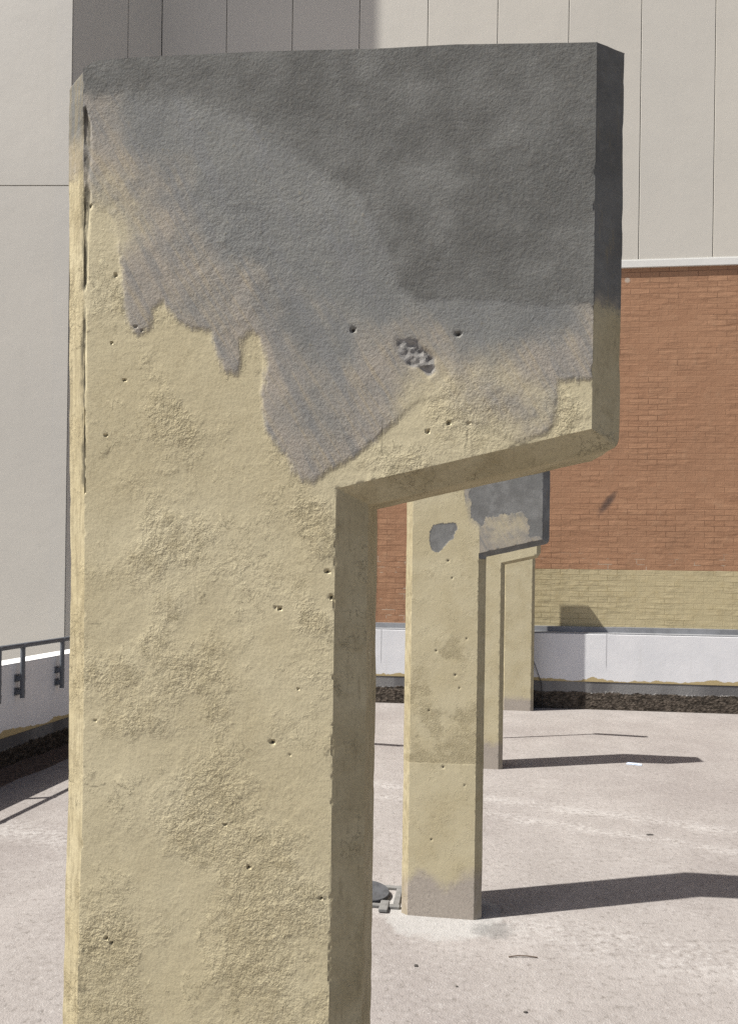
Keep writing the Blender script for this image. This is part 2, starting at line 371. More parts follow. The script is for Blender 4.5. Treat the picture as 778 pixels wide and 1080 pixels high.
class MB:
    def __init__(s): s.bm = bmesh.new()
    def box(s, lo, hi, bevel=0, M=None):
        r = bmesh.ops.create_cube(s.bm, size=1)
        vs = r['verts']
        for v in vs:
            v.co = [(lo[i] + hi[i]) / 2 + v.co[i] * (hi[i] - lo[i]) for i in range(3)]
        if bevel:
            es = list({e for v in vs for e in v.link_edges})
            bmesh.ops.bevel(s.bm, geom=es, offset=bevel, segments=2, affect='EDGES', profile=.5)
        return s
    def prism(s, pts, z0, z1, plane='xy'):
        f = (lambda x, y, z: (x, y, z)) if plane == 'xy' else (lambda x, y, z: (x, z, y))
        b = [s.bm.verts.new(f(x, y, z0)) for x, y in pts]; t = [s.bm.verts.new(f(x, y, z1)) for x, y in pts]
        n = len(pts)
        s.bm.faces.new(b[::-1]); s.bm.faces.new(t)
        for i in range(n): s.bm.faces.new((b[i], b[(i + 1) % n], t[(i + 1) % n], t[i]))
        return s
    def tube(s, pts, r, n=14, cap=True):
        from mathutils import Vector
        rings = []
        P = [Vector(p) for p in pts]
        for i, p in enumerate(P):
            d = (P[min(i + 1, len(P) - 1)] - P[max(i - 1, 0)]).normalized()
            a = d.orthogonal().normalized() if i == 0 else (a - d * a.dot(d)).normalized()
            b = d.cross(a)
            rings.append([s.bm.verts.new(p + (a * cos(2 * pi * k / n) + b * sin(2 * pi * k / n)) * r) for k in range(n)])
        for A, B in zip(rings[:-1], rings[1:]):
            for k in range(n): s.bm.faces.new((A[k], A[(k + 1) % n], B[(k + 1) % n], B[k]))
        if cap: s.bm.faces.new(rings[0][::-1]); s.bm.faces.new(rings[-1])
        return s
    def done(s, name, mat, parent=None, loc=None, rz=0, smooth=None):
        bmesh.ops.recalc_face_normals(s.bm, faces=s.bm.faces)
        me = bpy.data.meshes.new(name); s.bm.to_mesh(me); s.bm.free()
        if smooth:
            for p in me.polygons: p.use_smooth = True
            me.set_sharp_from_angle(angle=radians(smooth))
        return link(name, me, mat, parent, loc, rz)

# ------------------------------------------------------------------ the flag-shaped concrete pillars
JW, TW, TIPU = 1.697, 1.763, .2865           # height under the arm at the stem and at the tip, length of the arm
LEFT = [(0, -.309), (1.05, -.3085), (1.2, -.307), (1.31, -.3047), (1.6, -.3062), (1.83, -.311), (2.1, -.3152), (2.17, -.3165), (2.3, -.3165)]
TOP = [(-.33, 2.202), (-.3173, 2.2045), (-.3014, 2.2135), (-.2554, 2.2136), (-.1, 2.210), (.0306, 2.203), (.1305, 2.201), (.2844, 2.1918), (.4, 2.19)]

def make_pillar(name, step, fields, mat, arm=True, detail=1.0, seed=0, left=None, top=None, coarse_below=.95):
    left = left or [(0, -.307), (2.3, -.307)]; top = top or [(-.4, 2.2), (.4, 2.2)]
    lf = lambda w: np.interp(w, [a for a, _ in left], [b for _, b in left])
    tf = lambda u: np.interp(u, [a for a, _ in top], [b for _, b in top])
    ns = max(6, int(round(.307 / step))); na = max(6, int(round(.285 / step))) if arm else 0
    wl = list(np.arange(0, coarse_below, max(step, .012)))
    wl += list(np.linspace(coarse_below, JW, int((JW - coarse_below) / step) + 1))
    wl = np.array(wl); nl = len(wl)
    nu = int(round(.48 / step))
    # rows of the stem
    V = []; idx = {}
    def add(key, u, w):
        idx[key] = len(V); V.append((u, w))
    for j, w in enumerate(wl):
        L = lf(w)
        for i in range(ns + 1): add((i, j), L * (1 - i / ns), w)
    for j in range(1, nu + 1):
        t = j / nu
        for i in range(ns + 1 + na):
            if i <= ns:
                w0 = JW; w = w0 + (2.2 - w0) * t; u = float(lf(w)) * (1 - i / ns)
            else:
                u = TIPU * (i - ns) / na; w0 = JW + (TW - JW) * (i - ns) / na
            add((i, nl - 1 + j), u, w0 + (float(tf(u)) - w0) * t)
    for i in range(ns + 1, ns + 1 + na):
        u = TIPU * (i - ns) / na; add((i, nl - 1), u, JW + (TW - JW) * (i - ns) / na)
    F = []
    nt = nl - 1 + nu
    for j in range(nt):
        for i in range(ns + na):
            if j < nl - 1 and i >= ns: continue
            F.append((idx[i, j], idx[i + 1, j], idx[i + 1, j + 1], idx[i, j + 1]))
    # outline, clockwise from bottom left: up, across the top, down, under the arm, down the stem
    chain = [(idx[0, j], 'L') for j in range(nt)]
    chain += [(idx[0, nt], 'LT')] + [(idx[i, nt], 'T') for i in range(1, ns + na)]
    if arm:
        chain += [(idx[ns + na, nt], 'TR')] + [(idx[ns + na, j], 'R') for j in range(nt - 1, nl - 1, -1)]
        chain += [(idx[ns + na, nl - 1], 'C')] + [(idx[i, nl - 1], 'A') for i in range(ns + na - 1, ns, -1)]
        chain += [(idx[ns, nl - 1], 'J')] + [(idx[ns, j], 'S') for j in range(nl - 2, -1, -1)]
    else:
        chain += [(idx[ns, nt], 'TR')] + [(idx[ns, j], 'S') for j in range(nt - 1, -1, -1)]
    ids = np.array([c[0] for c in chain]); kinds = [c[1] for c in chain]
    P0 = np.array(V); base = P0[ids]
    JO, TO = np.array((.0350, -.0165)), np.array((.0335, -.0178))
    off = np.zeros((len(ids), 2))
    for k, (u, w) in enumerate(base):
        t = kinds[k]
        if t in ('L', 'LT'): off[k] = (-.030, -.007 if t == 'LT' else 0)
        elif t == 'TR': off[k] = (.0340, 0)
        elif t == 'R': off[k] = (.0335, TO[1] * max(0, 1 - (w - TW) / .06))
        elif t == 'C': off[k] = TO
        elif t == 'A': off[k] = JO + (TO - JO) * (u / TIPU)
        elif t == 'J': off[k] = JO
        elif t == 'S': off[k] = (.0350, (JO[1] * max(0, 1 - (JW - w) / .10)) if arm else 0)
        elif t == 'T': off[k] = (-.030 + .064 * (u + .307) / (.307 + (TIPU if arm else 0)), 0)
    ins = np.zeros_like(off)                     # how the far edges step in again
    for k, t in enumerate(kinds):
        if t in ('L', 'LT'): ins[k] = (.018, 0)
        elif t in ('R', 'TR', 'S'): ins[k] = (-.018, 0)
        elif t in ('A', 'J', 'C'): ins[k] = (-.018 if t != 'A' else -.018, .019)
    # rings going back: (share of offset, depth, share of step-in)
    rings = [(.04, .0011, 0), (.36, .0077, 0), (.68, .0146, 0), (.95, .0204, 0), (1, .0215, 0)]
    nd = 8 if detail >= 1 else 3
    rings += [(1, .0215 + (.1435) * (q + 1) / nd, .33 * (q + 1) / nd) for q in range(nd)]
    rings += [(1, .177, .6), (1, .19, 1.0)]
    pts = [np.column_stack([P0[:, 0], np.zeros(len(P0)), P0[:, 1]])]
    start = [None]; n = len(ids); tot = len(P0)
    prev = ids; faces2 = []; tags_edge = [np.zeros(len(P0))]
    for (c, d, q) in rings:
        R = base + off * c + ins * q
        if c > .6:                              # soften the worn outer corner at the arm's tip
            for it in range(int(14 * (c - .5))):
                S_ = R.copy(); S_[1:-1] = (R[:-2] + R[2:]) / 2
                for k in range(n):
                    if arm and math.hypot(base[k, 0] - TIPU, base[k, 1] - TW) < .022 * (c): R[k] = S_[k]
        pts.append(np.column_stack([R[:, 0], np.full(n, d), R[:, 1]]))
        cur = np.arange(tot, tot + n); tot += n
        for k in range(n - 1):
            faces2.append((prev[k], prev[k + 1], cur[k + 1], cur[k]))
        prev = cur
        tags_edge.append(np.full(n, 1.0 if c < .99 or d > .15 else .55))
    X = np.vstack(pts); E = np.concatenate(tags_edge)
    u, dd, w = X[:, 0].copy(), X[:, 1].copy(), X[:, 2].copy()
    fields = fields(u, dd, w)
    # relief
    front = dd < 1e-6
    # wavy, chipped arrises
    near = np.full(len(X), 0.0)
    chipn = fbm(u * 38, w * 38, dd * 38 + 3, seed + 5, 4)
    a = .0016 * detail
    wob = fbm(u * 9, w * 9, dd * 9, seed + 1, 3)
    fineb = fbm(u * 60, w * 60, dd * 60, seed + 2, 3)
    X[:, 1] += np.where(front, (.0009 * wob + .00012 * fineb) * detail, .0012 * wob * detail)
    side = ~front
    sgn = np.where(u < -.15, -1.0, 1.0)
    X[side, 0] += (sgn * (.0016 * wob + a * .8 * np.minimum(chipn, .1)))[side]
    X[side, 2] += (.0012 * fbm(u * 22, dd * 22, w * 22, seed + 9, 3))[side] * detail
    # front edge itself: knock small chips out of it
    bset = ids
    ch = np.maximum(0, fbm(base[:, 0] * 90, base[:, 1] * 90, None, seed + 30, 4) - .24)
    for k, i in enumerate(bset):
        t = kinds[k]
        if t == 'T': continue
        nv = {'L': (1, 0), 'LT': (1, 0), 'R': (-1, 0), 'TR': (-1, 0), 'S': (-1, 0), 'A': (0, 1), 'C': (-.7, .7), 'J': (-.7, .7), 'T': (0, -1)}[t]
        X[i, 0] += nv[0] * ch[k] * .0055 * detail; X[i, 2] += nv[1] * ch[k] * .0035 * detail; X[i, 1] += ch[k] * .0016 * detail
    X[:, 1] += fields.get('push', 0)
    tl = side & (u < -.30) & (w > 2.10)
    X[tl, 2] -= (np.clip((w - 2.10) / .10, 0, 1.3) * (.003 + .22 * np.minimum(dd, .03)))[tl]
    X[:, 2] = np.maximum(X[:, 2], 0)
    allF = [tuple(int(q) for q in f) for f in F] + [tuple(int(q) for q in f) for f in faces2] + [tuple(int(q) for q in prev[::-1])]
    me = bpy.data.meshes.new(name); me.from_pydata([tuple(p) for p in X], [], allF)
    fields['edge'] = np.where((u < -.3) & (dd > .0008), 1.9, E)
    for k in ('soft', 'grey', 'dark', 'base', 'pit', 'rough', 'crack', 'gouge', 'edge'):
        at = me.attributes.new(k, 'FLOAT', 'POINT')
        v = np.asarray(fields.get(k, np.full(len(X), -1.0 if k in ('grey', 'dark', 'base') else 0.0)), dtype=np.float32)
        at.data.foreach_set('value', v)
    bm = bmesh.new(); bm.from_mesh(me); bmesh.ops.recalc_face_normals(bm, faces=bm.faces); bm.to_mesh(me); bm.free()
    for p in me.polygons: p.use_smooth = True
    me.set_sharp_from_angle(angle=radians(26))
    me.materials.append(mat)
    o = bpy.data.objects.new(name, me); COL.objects.link(o)
    return o

GREY = [(-0.3083, 2.0402), (-0.2852, 2.0288), (-0.2753, 2.0112), (-0.2647, 1.9423), (-0.2568, 1.8965), (-0.2483, 1.8827), (-0.2351, 1.88), (-0.2258, 1.8889), (-0.2237, 1.9092), (-0.212, 1.9179), (-0.1963, 1.8971), (-0.1727, 1.8863), (-0.1529, 1.8824), (-0.1455, 1.8541), (-0.1371, 1.8349), (-0.1197, 1.8279), (-0.113, 1.8422), (-0.1111, 1.8701), (-0.1032, 1.881), (-0.0951, 1.8719), (-0.0902, 1.8473), (-0.092, 1.814), (-0.0868, 1.7694), (-0.0751, 1.7471), (-0.0613, 1.7359), (-0.052, 1.7138), (-0.0406, 1.7049), (-0.027, 1.7016), (-0.0104, 1.7136), (0.0117, 1.7245), (0.0281, 1.7376), (0.0499, 1.7549), (0.0715, 1.7731), (0.085, 1.788), (0.100, 1.797), (0.115, 1.796), (0.128, 1.784), (0.145, 1.772), (0.165, 1.765), (0.1863, 1.7561), (0.2054, 1.7469), (0.2366, 1.7551), (0.2458, 1.7658), (0.2513, 1.8143), (0.2852, 1.8158), (0.343, 1.8148), (0.3479, 2.2528), (-0.3519, 2.2683), (-0.3487, 2.049)]
DARK = [(-0.3505, 2.176), (-0.3017, 2.1704), (-0.2416, 2.1699), (-0.1824, 2.1603), (-0.1356, 2.1437), (-0.0894, 2.1208), (-0.055, 2.0965), (-0.0265, 2.0684), (0.0018, 2.0406), (0.0274, 2.0294), (0.0444, 1.997), (0.0558, 1.9638), (0.065, 1.9308), (0.0892, 1.9105), (0.1344, 1.9134), (0.1875, 1.9095), (0.219, 1.9053), (0.2831, 1.9011), (0.352, 1.8979), (0.3479, 2.2528), (-0.3519, 2.2683)]
PITS = [(0.0173, 1.88, 0.0049), (-0.3046, 2.0388, 0.0033), (-0.2721, 1.954, 0.0033), (-0.246, 1.8905, 0.0022), (-0.2376, 1.8858, 0.0022), (-0.2757, 1.872, 0.0022), (-0.2595, 1.8272, 0.0027), (-0.2813, 1.7613, 0.0027), (-0.0714, 1.4, 0.0038), (0.1381, 1.8724, 0.0044), (-0.2998, 1.7855, 0.0016), (-0.0621, 1.4624, 0.0016), (-0.0418, 1.4642, 0.0016), (-0.0508, 1.3854, 0.0016), (0.1512, 1.77, 0.0016), (0.1288, 1.7714, 0.0038), (0.1053, 1.7619, 0.0038), (-0.2727, 1.1555, 0.0030), (-0.2661, 1.1500, 0.0026), (-0.0645, 1.5565, 0.0030), (-0.0692, 1.5573, 0.0022), (-0.0115, 1.2211, 0.0030), (-0.0089, 1.6004, 0.0033), (-0.004, 1.5709, 0.0044), (-0.1273, 1.3004, 0.0016), (-0.0979, 1.252, 0.0033), (-0.2909, 1.4172, 0.0022)]
ROUGH = [(-0.2124, 1.7821, 0.0384), (-0.0717, 1.2536, 0.0659), (-0.1412, 1.2997, 0.0659), (-0.173, 1.4892, 0.0494), (-0.0206, 1.6421, 0.0329), (0.0503, 1.7243, 0.0439), (-0.2553, 1.4527, 0.0439), (-0.287, 1.143, 0.0494), (-0.087, 1.1249, 0.0768), (-0.0653, 1.2042, 0.0659), (-0.0139, 1.5597, 0.0274), (0.1361, 1.7885, 0.0439), (-0.1987, 1.6465, 0.0439), (-0.1276, 1.9823, 0.0768), (-0.2859, 1.9088, 0.0274), (0.2622, 1.7761, 0.0329)]
GOUGE = [(0.068, 1.8677), (0.0789, 1.8685), (0.092, 1.8671), (0.0986, 1.8561), (0.1117, 1.845), (0.1129, 1.832), (0.1033, 1.8257), (0.0946, 1.8346), (0.0793, 1.8392), (0.0705, 1.8481)]
CRACK = [(-0.313, 2.1574), (-0.3117, 2.1046), (-0.3122, 2.0587), (-0.3118, 1.9899), (-0.3119, 1.9096), (-0.3114, 1.8293), (-0.3102, 1.749), (-0.3082, 1.6916)]

HAIR = [[(-.303, 1.340), (-.288, 1.337), (-.275, 1.342)], [(-.036, 1.215), (-.022, 1.222), (-.006, 1.221)], [(.052, 1.735), (.054, 1.752), (.052, 1.775)], [(-.302, 1.535), (-.283, 1.533)], [(.148, 1.742), (.150, 1.765)]]
def fields_near(u, d, w):
    f = {}
    fr = d < .0008
    ue = np.where(fr, u, np.clip(u, -.307, TIPU))
    nz = fbm(u * 30, w * 30, d * 30, 40, 4)
    g = sdf(GREY, ue, w); k = sdf(DARK, ue, w)
    leftside = (~fr) & (u < -.3); rightside = (~fr) & (u > .25); under = (~fr) & ~leftside & ~rightside & (w < 1.8)
    g = np.where(leftside, w - 2.085 + .02 * nz, g); k = np.where(leftside, w - 2.125 + .02 * nz, k)
    g = np.where(rightside, w - 1.905 + .012 * nz, g); k = np.where(rightside, w - 1.905 + .012 * nz, k)
    g = np.where(under, -.2, g); k = np.where(under, -.2, k)
    k = np.where(fr, k * (1 + 2.2 * np.clip((u - .05) / .06, 0, 1) * np.clip((2.02 - w) / .06, 0, 1)), k)
    so = np.zeros_like(u)
    for (x, y, r) in ((.17, 1.785, .06), (.11, 1.80, .045), (-.275, 2.03, .05), (.215, 1.79, .03)): so = np.maximum(so, np.exp(-(((u - x) ** 2 + (w - y) ** 2) / (r * r)) ** 2))
    f['soft'] = np.where(fr, np.clip(so * 1.15, 0, 1), 0)
    f['grey'], f['dark'] = g, k
    f['base'] = .16 + .05 * nz - w
    pit = np.zeros_like(u)
    for (x, y, r) in PITS:
        pit = np.maximum(pit, np.clip(1.2 - np.hypot((u - x) * (1.05 + .25 * sin(x * 900)), (w - y)) / (r * .70), 0, 1))
    f['pit'] = np.where(fr, pit, 0)
    rg = np.zeros_like(u)
    wu = u + .045 * fbm(u * 14, w * 14, None, 411, 4); ww = w + .045 * fbm(u * 14, w * 14, None, 412, 4)
    for (x, y, r) in ROUGH: rg = np.maximum(rg, np.exp(-((wu - x) ** 2 + (ww - y) ** 2) / (r * r)))
    f['rough'] = np.where(fr, np.clip(rg + .25 * nz, 0, 1), .30)
    cd = polyline_dist(CRACK, u + .0016 * nz, w)
    cw = np.interp(w, [1.68, 1.8, 1.98, 2.05, 2.14, 2.16], [.0006, .0014, .0022, .0040, .0034, .0005])
    cr = np.clip(1.4 - cd / (cw * 1.5), 0, 1) * (w < 2.16) * (w > 1.69)
    mild = np.exp(-((u + .303 + .004 * nz) / .007) ** 2) * np.clip((1.24 - w) / .08, 0, 1) * np.clip(.20 + .9 * fbm(u * 90, w * 42, None, 71, 4), 0, .75)
    for hl in HAIR:
        hd = polyline_dist(hl, u + .0012 * fbm(u * 160, w * 160, None, 55, 3), w + .0012 * fbm(u * 160, w * 160, None, 56, 3))
        mild = np.maximum(mild, .55 * np.clip(1.5 - hd / .0011, 0, 1))
    cr = cr * np.clip(.9 + 1.1 * fbm(u * 20, w * 26, None, 73, 4), 0, 1)
    f['crack'] = np.where(d < .004, np.maximum(cr, mild), 0)
    gd = sdf(GOUGE, u + .003 * nz, w + .003 * fbm(u * 45, w * 45, None, 77, 3))
    go = np.clip(gd / .006 + .45, 0, 1)
    f['gouge'] = np.where(fr, go, 0)
    rough_go = fbm(u * 130, w * 130, None, 90, 3)
    f['push'] = np.where(fr, .0045 * np.clip(pit * 1.3, 0, 1) + go * (.0018 + .0034 * rough_go + .0018 * fbm(u * 60, w * 60, None, 92, 2)) + .0035 * cr
                         + .0006 * np.clip(rg, 0, 1) * fbm(u * 95, w * 95, None, 61, 3)
                         - .0006 * np.clip(g / .004, 0, 1) * (g > 0), .002 * cr)
    return f

G2 = [(-0.0812, 2.0631), (-0.071, 1.9532), (-0.0522, 1.8521), (-0.0125, 1.8084), (0.0314, 1.7736), (0.0479, 1.835), (0.1081, 1.8484), (0.1851, 1.8617), (0.2071, 1.8183), (0.2037, 1.7487), (0.3224, 1.72), (0.3597, 2.25), (-0.0824, 2.25)]
PT2 = [(-0.227, 1.7984), (-0.2142, 1.8294), (-0.1526, 1.8341), (-0.1044, 1.8387), (-0.0954, 1.8168), (-0.1166, 1.7682), (-0.1513, 1.7371), (-0.1859, 1.6971), (-0.217, 1.71), (-0.2263, 1.7453)]
B2U, B2W = [-.34, -0.2982, -0.2631, -0.1965, -0.13, -0.0865, -0.0433, 0.0, .05], [.17, 0.1791, 0.2125, 0.1949, 0.1509, 0.1804, 0.2141, 0.2258, .23]
def fields_second(u, d, w):
    f = {}; fr = d < .0008
    nz = fbm(u * 26, w * 26, d * 26, 140, 4)
    ue = np.clip(u, -.307, TIPU)
    g = np.maximum(sdf(G2, ue, w) , sdf(PT2, ue, w))
    k = np.maximum(sdf(G2, ue, w) - .030 + .02 * nz, sdf(PT2, ue, w))
    so = np.zeros_like(u)
    for (x, y, r) in ((.12, 1.83, .10), (-.04, 1.88, .06), (-.03, 1.80, .05)): so = np.maximum(so, np.exp(-(((u - x) ** 2 + (w - y) ** 2) / (r * r)) ** 2))
    f['soft'] = np.where(fr, np.clip(so * 1.1, 0, 1), 0)
    side = ~fr
    g = np.where(fr & (u > .0) & (w < 1.9), np.maximum(g, .042), g)
    arm_ = side & (u > -.02) & (w > 1.672)
    g = np.where(arm_, .12, g); k = np.where(arm_, .05, k)
    g = np.where(side & ~arm_, -.1, g); k = np.where(side & ~arm_, -.1, k)
    f['grey'], f['dark'] = g, k
    f['base'] = np.interp(u, B2U, B2W) - w + .01 * nz
    pit = np.zeros_like(u)
    for (x, y, r) in ((-.14, 1.66, .007), (-.05, 1.30, .005), (-.19, 1.24, .006), (-.10, 1.13, .007), (-.08, 1.07, .005), (-.15, .70, .007), (-.22, .96, .006), (-.05, .62, .005), (-.12, 1.58, .005), (-.2, .36, .006)):
        pit = np.maximum(pit, np.clip(1.2 - np.hypot(u - x, w - y) / r, 0, 1))
    f['pit'] = np.where(fr, pit, 0)
    rg = np.zeros_like(u)
    for (x, y, r) in ((-.08, .80, .09), (-.2, .9, .07), (-.28, 1.05, .05), (-.12, 1.25, .06), (-.27, .68, .06), (-.05, .95, .06)):
        rg = np.maximum(rg, np.exp(-((u + .06 * nz - x) ** 2 + (w + .07 * fbm(u * 18, w * 18, None, 413, 4) - y) ** 2) / (r * r)))
    rg = rg * np.clip((w - .715 + .006 * nz) / .008, .12, 1) + .75 * np.clip((w - .715) / .006, 0, 1) * np.clip((.86 + .05 * nz - w) / .12, 0, 1)
    f['rough'] = np.clip(rg + .3 * nz, 0, 1.2)
    f['push'] = np.where(fr, .004 * pit, 0)
    return f
def fields_far(u, d, w, lift=.21, seed=200):
    nz = fbm(u * 20, w * 20, d * 20, seed, 4)
    f = {'base': lift + .03 * nz - w, 'rough': np.clip(.25 * nz, 0, 1)}
    f['grey'] = np.full_like(u, -1.0); f['dark'] = np.full_like(u, -1.0)
    return f

PM = mat_pillar()
p1 = make_pillar('concrete_pillar', .0022, fields_near, PM, left=LEFT, top=TOP)
p1.location = (-0.03956, .89, 0); p1.rotation_euler = (0, 0, radians(-7.4))
tag(p1, 'large flag-shaped concrete pillar filling the foreground, ochre paint with grey cement patch above', 'pillar', 'row of concrete pillars')
PM2 = mat_pillar('painted_plaster_far', .8, 1.28)
p2 = make_pillar('concrete_pillar', .005, fields_second, PM2, detail=.9, seed=300, coarse_below=.012)
p2.location = (.5052, 3.5553, 0); p2.rotation_euler = (0, 0, radians(-8))
tag(p2, 'second ochre pillar with grey painted arm and a dark torn patch near its top', 'pillar', 'row of concrete pillars')
p3 = make_pillar('concrete_pillar', .014, lambda u, d, w: fields_far(u, d, w, .215), PM2, detail=.7, seed=500, coarse_below=.012)
p3.location = (1.0798, 6.3099, 0); p3.rotation_euler = (0, 0, radians(-8))
tag(p3, 'plain ochre pillar half hidden behind the second one, long thin shadow at its foot', 'pillar', 'row of concrete pillars')
p4 = make_pillar('concrete_pillar', .014, lambda u, d, w: fields_far(u, d, w, .15, 260), PM2, arm=False, detail=.7, seed=700, coarse_below=.012, top=[(-.4, 2.29), (.4, 2.29)])
p4.location = (1.9145, 9.030, 0); p4.rotation_euler = (0, 0, radians(-6.6))
tag(p4, 'farthest ochre post standing right against the white parapet wall', 'pillar', 'row of concrete pillars')

# ------------------------------------------------------------------ ground
bm = bmesh.new()
bmesh.ops.create_grid(bm, x_segments=2, y_segments=2, size=400)
me = bpy.data.meshes.new('ground'); bm.to_mesh(me); bm.free()
gnd = link('ground', me, mat_ground()); tag(gnd, kind='structure')

# ------------------------------------------------------------------ building at the back (local x along the wall, local y into it)
WA = radians(-6.39)
clad = mat_cladding(); red = mat_brick('red_painted_brick', False); yel = mat_brick('ochre_painted_brick', True)
trim = mat_plain('white_flashing', (.64, .635, .60), .45, .4, var=.08, scale=3)
shadowgap = mat_plain('joint_filler', (.33, .325, .31), .8, .2)
bld = empty('warehouse_building', (0, 9.7, 0), WA)
tag(bld, 'tall building behind the yard with cream cladding panels over red and ochre brick', 'building')
MB().prism([(-2.8, 1.675), (-2.8, 0), (.95, 0), (.95, 1.675), (16, 1.675), (16, 5.36), (-2.8, 5.36)], 0, .3, 'xz').done('brick_wall', red, bld)
MB().box((.95, 0, 0), (16, .3, 1.675)).done('painted_base', yel, bld)
mb = MB(); k = -7
x = 3.235 - 7 * .862
edges = []
while x < 16: edges.append(x); x += .862
for a, b in zip(edges[:-1], edges[1:]):
    a2 = max(a, -2.8)
    if b > a2 + .05: mb.box((a2 + .0045, -.012, 5.43), (b - .0045, .05, 13.5), .003)
mb.done('cladding', clad, bld)
MB().box((-2.8, .03, 5.37), (16, .29, 13.5)).done('panel_backing', shadowgap, bld)
fl = MB()
fl.box((-2.8, -.030, 5.343), (16, .02, 5.428), .003); fl.box((-2.8, -.020, 5.428), (16, -.013, 5.442))
fl.done('flashing', trim, bld)
# the wing that stands forward on the left; its own faces, in world metres
wing = empty('panel_wing', (0, 0, 0)); wing.parent = bld
wing.matrix_parent_inverse.identity()
bpy.context.view_layer.update()
wing.matrix_world = __import__('mathutils').Matrix.Identity(4)
C_, B_ = (-3.479, 8.827), (-2.803, 10.012)
fd = (-cos(radians(1.6)), sin(radians(1.6)))
D_ = (C_[0] + fd[0] * 9, C_[1] + fd[1] * 9)
core = MB().prism([C_, B_, (B_[0], B_[1] + 4), (D_[0], D_[1] + 4), D_], 0, 16).done('wing_core', shadowgap, wing)
def slab(mb, A, B, a, b, z0, z1, t=.014):
    L = math.hypot(B[0] - A[0], B[1] - A[1]); ux, uy = (B[0] - A[0]) / L, (B[1] - A[1]) / L
    nx, ny = uy, -ux
    P = [(A[0] + ux * a + nx * .002, A[1] + uy * a + ny * .002), (A[0] + ux * b + nx * .002, A[1] + uy * b + ny * .002)]
    Q = [(p[0] + nx * t, p[1] + ny * t) for p in P]
    mb.prism([P[0], P[1], Q[1], Q[0]], z0, z1)
mb = MB()
for z0, z1 in ((0, 5.984), (5.996, 9.5), (9.512, 13.1), (13.112, 16)):
    for i in range(9):
        a, b = 9 - (i + 1) * 1.0 + .0, 9 - i * 1.0
        a = 9 - (i + 1) * 1.15; b = 9 - i * 1.15
        if b < .1: continue
        slab(mb, D_, C_, max(a, 0) + .004, b - .004 if i else 9.0, z0, z1)
mb.done('wing_front', clad, wing)
mb = MB()
L = math.hypot(B_[0] - C_[0], B_[1] - C_[1])
slab(mb, C_, B_, .0, .798, 0, 16); slab(mb, C_, B_, .810, L, 0, 16)
mb.done('wing_side', clad, wing)

# ------------------------------------------------------------------ white parapet along the back
par = empty('parapet_wall', (0, 9.49, 0), WA)
tag(par, 'low white parapet along the foot of the brick building with a rough dirty base', 'wall')
x0, x1 = -1.86, 16
MB().box((x0, 0, .33), (x1, .208, .90), .004).done('wall_face', mat_parapet('white_masonry_paint', .337, (.165, 2.86, 5.4)), par)
pm = mat_plinth('dirty_stone_base', .205)
MB().box((x0, .006, 0), (x1, .206, .329)).done('plinth', pm, par)
cop = mat_plain('grey_waterproof_sheet', (.25, .255, .265), .6, .35, var=.3, scale=4)
mb = MB()
xs = [x0 + .04, .13, 1.4, 2.95, 4.4, 6.0, 9, 12, x1]
for a, b in zip(xs[:-1], xs[1:]):
    mb.box((a, .012, .9005), (b + .02, .206, .914 + .002 * random.random()), .003)
    mb.prism([(a, .150), (b, .150), (b, .206), (a, .206)], .914, .975 + .006 * random.random())
mb.done('coping', cop, par)

# ------------------------------------------------------------------ left parapet and its railing (local x runs away from the camera)
LA = math.atan2(1, .18)
lp = empty('parapet_wall', (-2.918, 5.263, 0), LA)
tag(lp, 'low white parapet on the left side of the yard, in shade, carrying the grey handrail', 'wall')
lx0, lx1 = -9.0, 4.62
MB().box((lx0, 0, .285), (lx1, .20, .843), .004).done('wall_face', mat_parapet('white_masonry_paint_side', .293), lp)
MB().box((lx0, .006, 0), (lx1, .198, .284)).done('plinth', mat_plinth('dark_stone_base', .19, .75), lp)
MB().box((lx0, .004, .8435), (lx1, .198, .850), .002).done('coping', mat_plain('white_coping', (.8, .8, .79), .6, .3, var=.06, scale=5), lp)
steel = mat_plain('grey_painted_steel', (.115, .125, .14), .45, .4, var=.25, scale=20)
rail = empty('handrail', (-2.918, 5.263, 0), LA)
tag(rail, 'grey steel handrail on short brackets bolted to the shaded left parapet', 'railing')
ry = -.052
MB().tube([(x, ry, .99) for x in np.linspace(lx0 + .2, 4.3, 14)], .0205).done('top_rail', steel, rail, smooth=40)
pxs = [-5.0, -4.45, -3.9, -3.35, -2.8, -2.25, -1.7, -1.15, -.6, -.05, .54, .83, 1.376, 1.93, 2.48, 3.03, 3.58, 4.13]
P_ = B1_ = None
for i, pxx in enumerate(pxs):
    if P_ is None:
        P_ = MB().tube([(0, 0, 0), (0, 0, .41)], .019).done('post', steel, rail, smooth=40)
        mb = MB(); mb.box((-.022, -.012, .03), (.022, .052, .066), .003); mb.box((-.030, .044, .02), (.030, .0525, .078), .002); mb.tube([(0, .046, .05), (0, .030, .05)], .011, 6)
        B1_ = mb.done('bracket', steel, P_)
        B2_ = B1_.copy(); COL.objects.link(B2_); B2_.parent = P_; B2_.location = (0, 0, .105)
        MB().tube([(0, 0, .398), (0, 0, .425)], .026).done('collar', steel, P_, smooth=40)
        P_.location = (pxx, ry, .575)
        proto = P_
    else:
        c = proto.copy(); COL.objects.link(c); c.parent = rail; c.location = (pxx, ry, .575)
        for ch in list(proto.children):
            q = ch.copy(); COL.objects.link(q); q.parent = c
